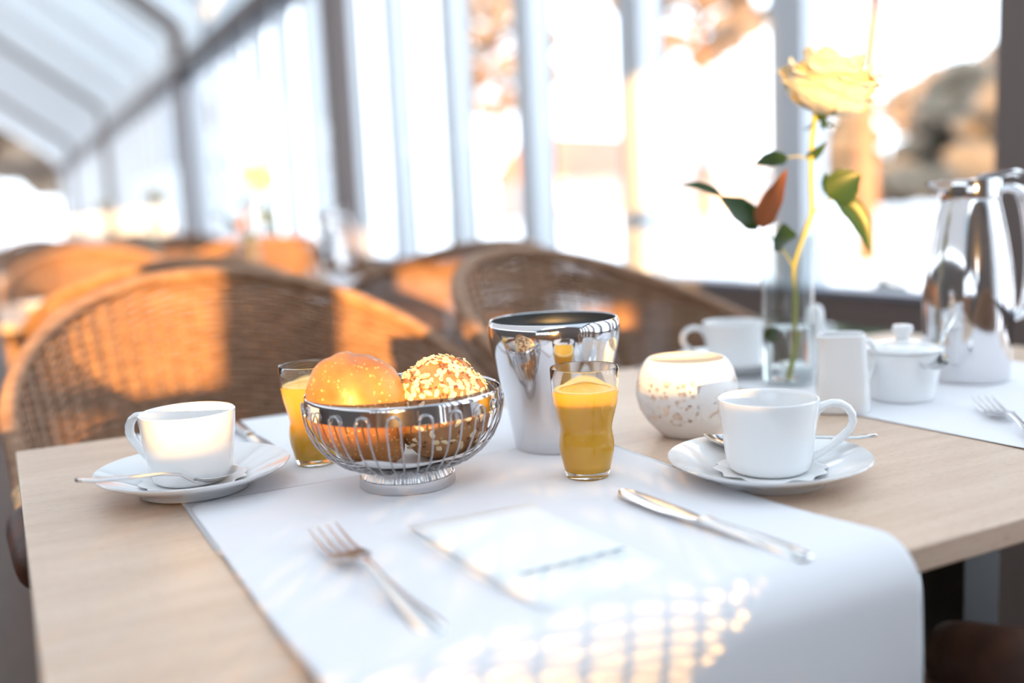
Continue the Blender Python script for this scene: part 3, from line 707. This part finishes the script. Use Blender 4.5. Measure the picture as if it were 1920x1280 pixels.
# ------------------------------------------------------------------ glass vase and rose
VX, VY = .8760, .9450
def make_vase(label, loc):
    root = thing('glass_vase', label, 'vase', loc, R(-27.2))
    MB().lathe([(.0005,0),(.0300,0),(.0316,.0012),(.0320,.004),(.0320,.186),(.0314,.1872),(.0308,.186),(.0306,.010),(.0295,.0075),(.0005,.0070)], 64).build('cylinder', 'vaseglass', root)
    MB().lathe([(.0005,.0068),(.0296,.0073),(.0308,.0098),(.0308,.0735),(.0302,.0730),(.0005,.0725)], 64).build('water', 'water', root)
    return root
make_vase('tall clear glass vase of water holding the near rose', (VX, VY, TZ))
def leaf_mb(path, hw, nrm, fold=.35, curl=0.0, n=14):
    pts = [Vector(p) for p in path]; P = []
    for i in range(n+1):
        t = i/n
        a, b_, c = pts; q = (1-t)**2*a+2*t*(1-t)*(2*b_-.5*a-.5*c)+t*t*c
        dq = (2*(1-t)*((2*b_-.5*a-.5*c)-a)+2*t*(c-(2*b_-.5*a-.5*c))).normalized()
        nn = Vector(nrm).normalized(); side = dq.cross(nn).normalized(); up2 = side.cross(dq)
        w = hw*(math.sin(PI*min(1, t*.97+.03)**.8))**.85*(1-.15*t); row = []
        for j in range(-5, 6):
            u = j/5; sr = 1+.05*math.sin(t*70)*(abs(u) > .9)
            row.append(q+side*(w*u*sr)+up2*(w*fold*u*u+curl*w*u))
        P.append(row)
    return MB().grid(P)
def curve_pts(pts, k=6):
    pts = [Vector(p) for p in pts]; out = []
    for i in range(len(pts)-1):
        p0, p1, p2, p3 = pts[max(0,i-1)], pts[i], pts[i+1], pts[min(len(pts)-1,i+2)]
        for s in range(k):
            t = s/k; out.append(.5*((2*p1)+(-p0+p2)*t+(2*p0-5*p1+4*p2-p3)*t*t+(-p0+3*p1-3*p2+p3)*t**3))
    out.append(pts[-1]); return out
def make_rose(label, loc, detail=True):
    root = thing('rose', label, 'flower', loc, R(-27.2))
    sp_ = [(.000,0,.009),(.0079,.002,.0551),(.011,.003,.1091),(.0087,0,.1498),(.0237,-.003,.1964),(.0307,0,.2164),(.0301,0,.2503),(.0303,0,.2841),(.0342,0,.3245),(.0390,0,.3440)]
    stem = MB().tube(curve_pts(sp_), [.0030]*(6*7)+[.0032]*6+[.0035,.0036,.0038,.0042,.0048,.0055,.006], 10)
    stem.tube(curve_pts([(.0086,0,.1477),(-.011,-.006,.1763),(-.0338,-.012,.1977)]), .0013, 7)
    stem.tube(curve_pts([(.0295,0,.280),(.014,-.003,.2845),(-.0029,-.006,.2835)]), .0009, 7)
    stem.tube(curve_pts([(.0312,0,.213),(.042,-.004,.2245),(.0535,-.006,.2305)]), .0011, 7)
    for k in range(9):
        z = .10+.026*k; x = .011+(.022*(k/8)); 
    stem.build('stem', 'stem', root)
    def lf(path, hw, nrm, mat='leaf', fold=.35, curl=0):
        leaf_mb(path, hw, nrm, fold, curl).build('leaf', mat, root, solid=.0005)
    lf([(-.0847,-.02,.2392),(-.1092,-.024,.2497),(-.136,-.03,.2557)], .0120, (.15,-.6,1))
    lf([(-.0384,-.012,.2006),(-.0632,-.016,.2200),(-.0880,-.02,.2400)], .0215, (.35,-.9,.55), fold=.3)
    lf([(-.037,-.012,.2012),(-.0240,-.020,.2290),(-.0068,-.026,.2702)], .0150, (-.5,-1,.1), 'leaf_rust', .5)
    lf([(-.007,-.006,.1745),(-.0105,-.022,.1878),(-.0125,-.030,.2055)], .0175, (0,-1,.4), fold=.2)
    lf([(-.0015,-.006,.2845),(-.0233,-.012,.2797),(-.0444,-.018,.2770)], .0130, (0,-.75,.65), fold=.3)
    lf([(.0249,0,.2830),(.0345,-.006,.2890),(.0459,-.010,.3009)], .0085, (.3,-.9,-.4))
    lf([(.0530,-.006,.2300),(.0680,-.014,.2480),(.0860,-.018,.2590)], .0240, (-.2,-1,.25), fold=.25)
    lf([(.0570,-.006,.2320),(.0810,-.012,.2010),(.0970,-.018,.1600)], .0190, (.45,-.8,.1), fold=.55)
    lf([(.0560,-.002,.2340),(.0520,.006,.2480),(.0500,.010,.2640)], .0090, (0,-1,.2), fold=.3)
    lf([(-.0260,-.006,.0757),(-.0218,-.008,.0646),(-.0189,-.008,.0550)], .0110, (0,-1,.2), fold=.2)
    # bloom
    c0 = Vector((.0425, 0, .3320)); tilt = Matrix.Rotation(R(-14), 3, 'Y').inverted() @ Matrix.Rotation(R(10), 3, 'X')
    rng = random.Random(4)
    def petal(az, r0, r1, hgt, span, curl, seed, lean=0):
        P = []; n, k = 14, 12
        for i in range(n+1):
            v = i/n; wv = (.25+.75*math.sin(PI*min(1, .06+.62*v)))*(1 if v < .85 else math.sqrt(max(0.02, 1-((v-.85)/.15)**2*.9)))
            row = []
            for j in range(k+1):
                u = -1+2*j/k
                r = r0*math.sin(min(1,v*2.2)*PI/2)+(r1-r0)*(math.sin(min(1,v*1.35)*PI/2)**.9)+curl*max(0, v-.62)**2*6
                z = hgt*(v**1.05)-abs(curl)*max(0, v-.70)**2*4-.10*hgt*u*u*v
                ang = az+u*span*wv
                rr2 = r*(1.03+.06*u*u)+.0022*noise.noise((u*1.7, v*2.5, seed*3.1))
                z2 = z+.0030*noise.noise((u*2.2+5, v*2, seed*1.7))*v
                row.append(c0+tilt @ Vector((rr2*math.cos(ang), rr2*math.sin(ang), z2)))
            P.append(row)
        return MB().grid(P).build('petal', 'petal', root, solid=.0005, sub=1, angle=180)
    k = 0
    for ring, (cnt, r0, r1, hgt, span, curl) in enumerate([(3,.003,.010,.068,1.7,.0),(4,.006,.018,.070,1.2,.002),(5,.010,.026,.070,1.0,.004),(5,.014,.034,.066,.85,.008),(6,.018,.041,.058,.75,.014),(6,.022,.047,.048,.70,.016),(5,.024,.044,.034,.66,.012)]):
        for q in range(cnt):
            k += 1; petal(2*PI*q/cnt+ring*.7+rng.uniform(-.15,.15), r0, r1*rng.uniform(.93,1.07), 1.15*hgt*rng.uniform(.93,1.05), span, curl*rng.uniform(.7,1.25), k)
    MB().lathe([(.0005,-.006),(.005,-.005),(.0095,.001),(.0085,.006)], 20, tuple(c0)).build('flower_base', 'leaf', root)
    for q, (az, dr) in enumerate([(-.3,.020),(1.1,.017),(2.4,.020),(3.5,.018),(4.9,.020)]):
        a = c0+Vector((.006*math.cos(az), .006*math.sin(az), -.002)); e = a+Vector((dr*math.cos(az), dr*math.sin(az), -.010)); md = a.lerp(e, .5)+Vector((0,0,-.007))
        leaf_mb([a, md, e], .0028, (0,0,1)).build('sepal', 'leaf', root, solid=.0004)
    return root
rose = make_rose('cream rose in the glass vase at right, leaves spread on its stem', (VX, VY, TZ))

# ------------------------------------------------------------------ coffee things at the right
tm = thing('vacuum_jug', 'tall polished steel vacuum jug at the right picture edge', 'jug', (1.0640, .8310, TZ+.0014), R(-27.2))
tm.scale = (1, 1, .955)
MB().lathe([(.0005,0),(.0470,0),(.0490,.0015),(.0496,.006),(.0515,.050),(.0530,.090),(.0522,.118),(.0490,.150),(.0435,.185),(.0380,.212),(.0345,.228),(.0335,.2310)], 96).build('body', 'chrome', tm)
MB().lathe([(.0335,.2310),(.0342,.2318),(.0346,.2360),(.0352,.2560),(.0345,.2580),(.0005,.2585)], 72).build('collar', 'chrome', tm)
P = []
for i in range(9):
    t = i/8; w = .017*(1-t)**.7+.0035; P.append([(-.028-.024*t, -w, .2575-.001*t), (-.028-.024*t, -w*.8, .243+.010*t), (-.028-.024*t, 0, .238+.014*t), (-.028-.024*t, w*.8, .243+.010*t), (-.028-.024*t, w, .2575-.001*t)])
MB().grid(P, wrapv=True).build('spout', 'chrome', tm)
hp = curve_pts([(.034,0,.2440),(.050,0,.2440),(.064,0,.2360),(.072,0,.205),(.077,0,.160),(.076,0,.115),(.068,0,.085),(.052,0,.078)])
MB().tube(hp, .0065, 12, flat=1.5, upv=(0,1,0)).build('handle', 'chrome', tm)
MB().tube(curve_pts([(.012,0,.2590),(.034,0,.2620),(.052,0,.2640),(.060,0,.2610)]), [.005]*18+[.004], 10, flat=1.8, upv=(0,1,0)).build('thumb_lever', 'chrome', tm)

sg = thing('sugar_bowl', 'white porcelain sugar bowl with knobbed lid, in front of vacuum jug', 'bowl', (.9100, .7960, TZ+.0014))
MB().lathe([(.0005,.003),(.031,.004),(.0400,.052),(.0415,.0565),(.0425,.056),(.0430,.053),(.0385,.022),(.0360,.006),(.0345,.001),(.032,0),(.0005,.001)], 72).build('body', 'porcelain', sg)
lid = MB().lathe([(.0445,.0570),(.0450,.0585),(.0440,.0600),(.034,.0640),(.020,.0665),(.008,.0672),(.0070,.0700),(.0075,.0740),(.0105,.0770),(.0115,.0800),(.0110,.0840),(.0095,.0850),(.0005,.0852)], 72).build('lid', 'porcelain', sg)
sp3 = copy_tree(sp); sp3.location = (.9470, .7700, TZ+.0640); sp3.rotation_euler = (R(-22), 0, R(118)); sp3['label'] = 'steel spoon poking out from under the sugar bowl lid'
jugm = thing('milk_jug', 'white porcelain milk jug between the glass vase and sugar bowl', 'jug', (.8160, .7960, TZ+.0012), R(-42))
def sqr(hw, z, k=5.0, lip=0, n=48):
    o = []
    for j in range(n):
        a = 2*PI*j/n; c, s = math.cos(a), math.sin(a); r = hw/((abs(c)**k+abs(s)**k)**(1/k))
        if lip: r += lip*max(0, math.cos(a+PI/4*3))**10
        o.append((r*c, r*s, z))
    return o
MB().grid([sqr(.0005,.0), sqr(.0275,.0), sqr(.0285,.002), sqr(.0282,.02), sqr(.0265,.045), sqr(.0245,.070,5,.002), sqr(.0240,.081,5,.005), sqr(.0242,.0835,5,.006), sqr(.0230,.0845,5,.006), sqr(.0220,.082,5,.005), sqr(.0225,.070,5,.002), sqr(.0255,.02), sqr(.0250,.004), sqr(.0005,.004)], wrapv=True).build('body', 'porcelain', jugm, angle=50)
MB().tube(curve_pts([(.016,.016,.070),(.030,.030,.072),(.038,.038,.055),(.032,.032,.032),(.0195,.0195,.022)]), .0032, 10).build('handle', 'porcelain', jugm)
# back place setting
s3 = sl.copy(); col.objects.link(s3); s3.location = (.8900, 1.0650, CZ1); tag(s3, 'white saucer at the table back, left of the vase foot', 'saucer')
c3 = dup(cl, 'white coffee cup on the back saucer, left of the vase, handle to the left', (.8900, 1.0650, CZ1+.0056), R(153))
ss = thing('salt_shaker', 'slim white porcelain salt shaker behind the vase and milk jug', 'shaker', (.9850, 1.010, CZ1))
MB().lathe([(.0005,0),(.0125,0),(.0135,.0015),(.0133,.030),(.0122,.068),(.0115,.078),(.0095,.084),(.006,.0875),(.0005,.0885)], 40).build('body', 'porcelain', ss)
MB().lathe([(.0136,.012),(.0140,.0135),(.0136,.015)], 40).build('band', 'porcelain', ss)

# ------------------------------------------------------------------ further tables along the window wall
S = 2.34
names = {1: 'second', 2: 'third', 3: 'fourth'}
for q in (1, 2, 3):
    o = q*S; nm = names[q]
    table(TX0, TX1, TY0+o, TY1+o, 'beech table laid for breakfast, %s from the front along the window' % nm)
    for x0, lb in ((.12, 'left'), (.81, 'right')):
        path = list(reversed([(y_+o, z) for y_, z in drop_front(.80, TZ+.0008)]))+[(y_+o, z) for y_, z in drop_back(.83, TZ+.0008)]
        cloth(x0, x0+.405, path, 'white runner at the %s of the %s table' % (lb, nm), seed=q)
    make_v = make_vase('clear glass vase holding the rose on the %s table' % nm, (.765-.02*(q == 1), .955+o, TZ))
    ro = dup(rose, 'blurred cream rose standing on the %s table' % nm, (.765-.02*(q == 1), .955+o, TZ), R(-27.2+40*q))
    gp = 'wicker armchairs at the %s table' % nm
    chair_at(copy_tree(ch), 'wicker armchair with its back to us, left at the %s table' % nm, .37, .20+o, 178, gp)
    chair_at(copy_tree(ch), 'wicker armchair with its back to us, right at the %s table' % nm, 1.06, .20+o, 183, gp)
    chair_at(copy_tree(ch), 'wicker armchair facing us, left behind the %s table' % nm, .33, 1.38+o, 3, gp)
    chair_at(copy_tree(ch), 'wicker armchair facing us, right behind the %s table' % nm, 1.03, 1.38+o, -3, gp)
dup(tm, 'blurred steel vacuum jug on the second table', (.975, .83+S, TZ+.0014), R(-20))
hold2 = dup(th_, 'blurred white tealight holder glowing on the second table', (.700, .84+S, TZ+.0013))
make_tea('lit tealight glowing in the holder on the second table', (.700, .84+S, TZ+.0046))
s4 = sl.copy(); col.objects.link(s4); s4.location = (.13, .86+S, CZ1); tag(s4, 'blurred saucer at the left end of the second table', 'saucer')
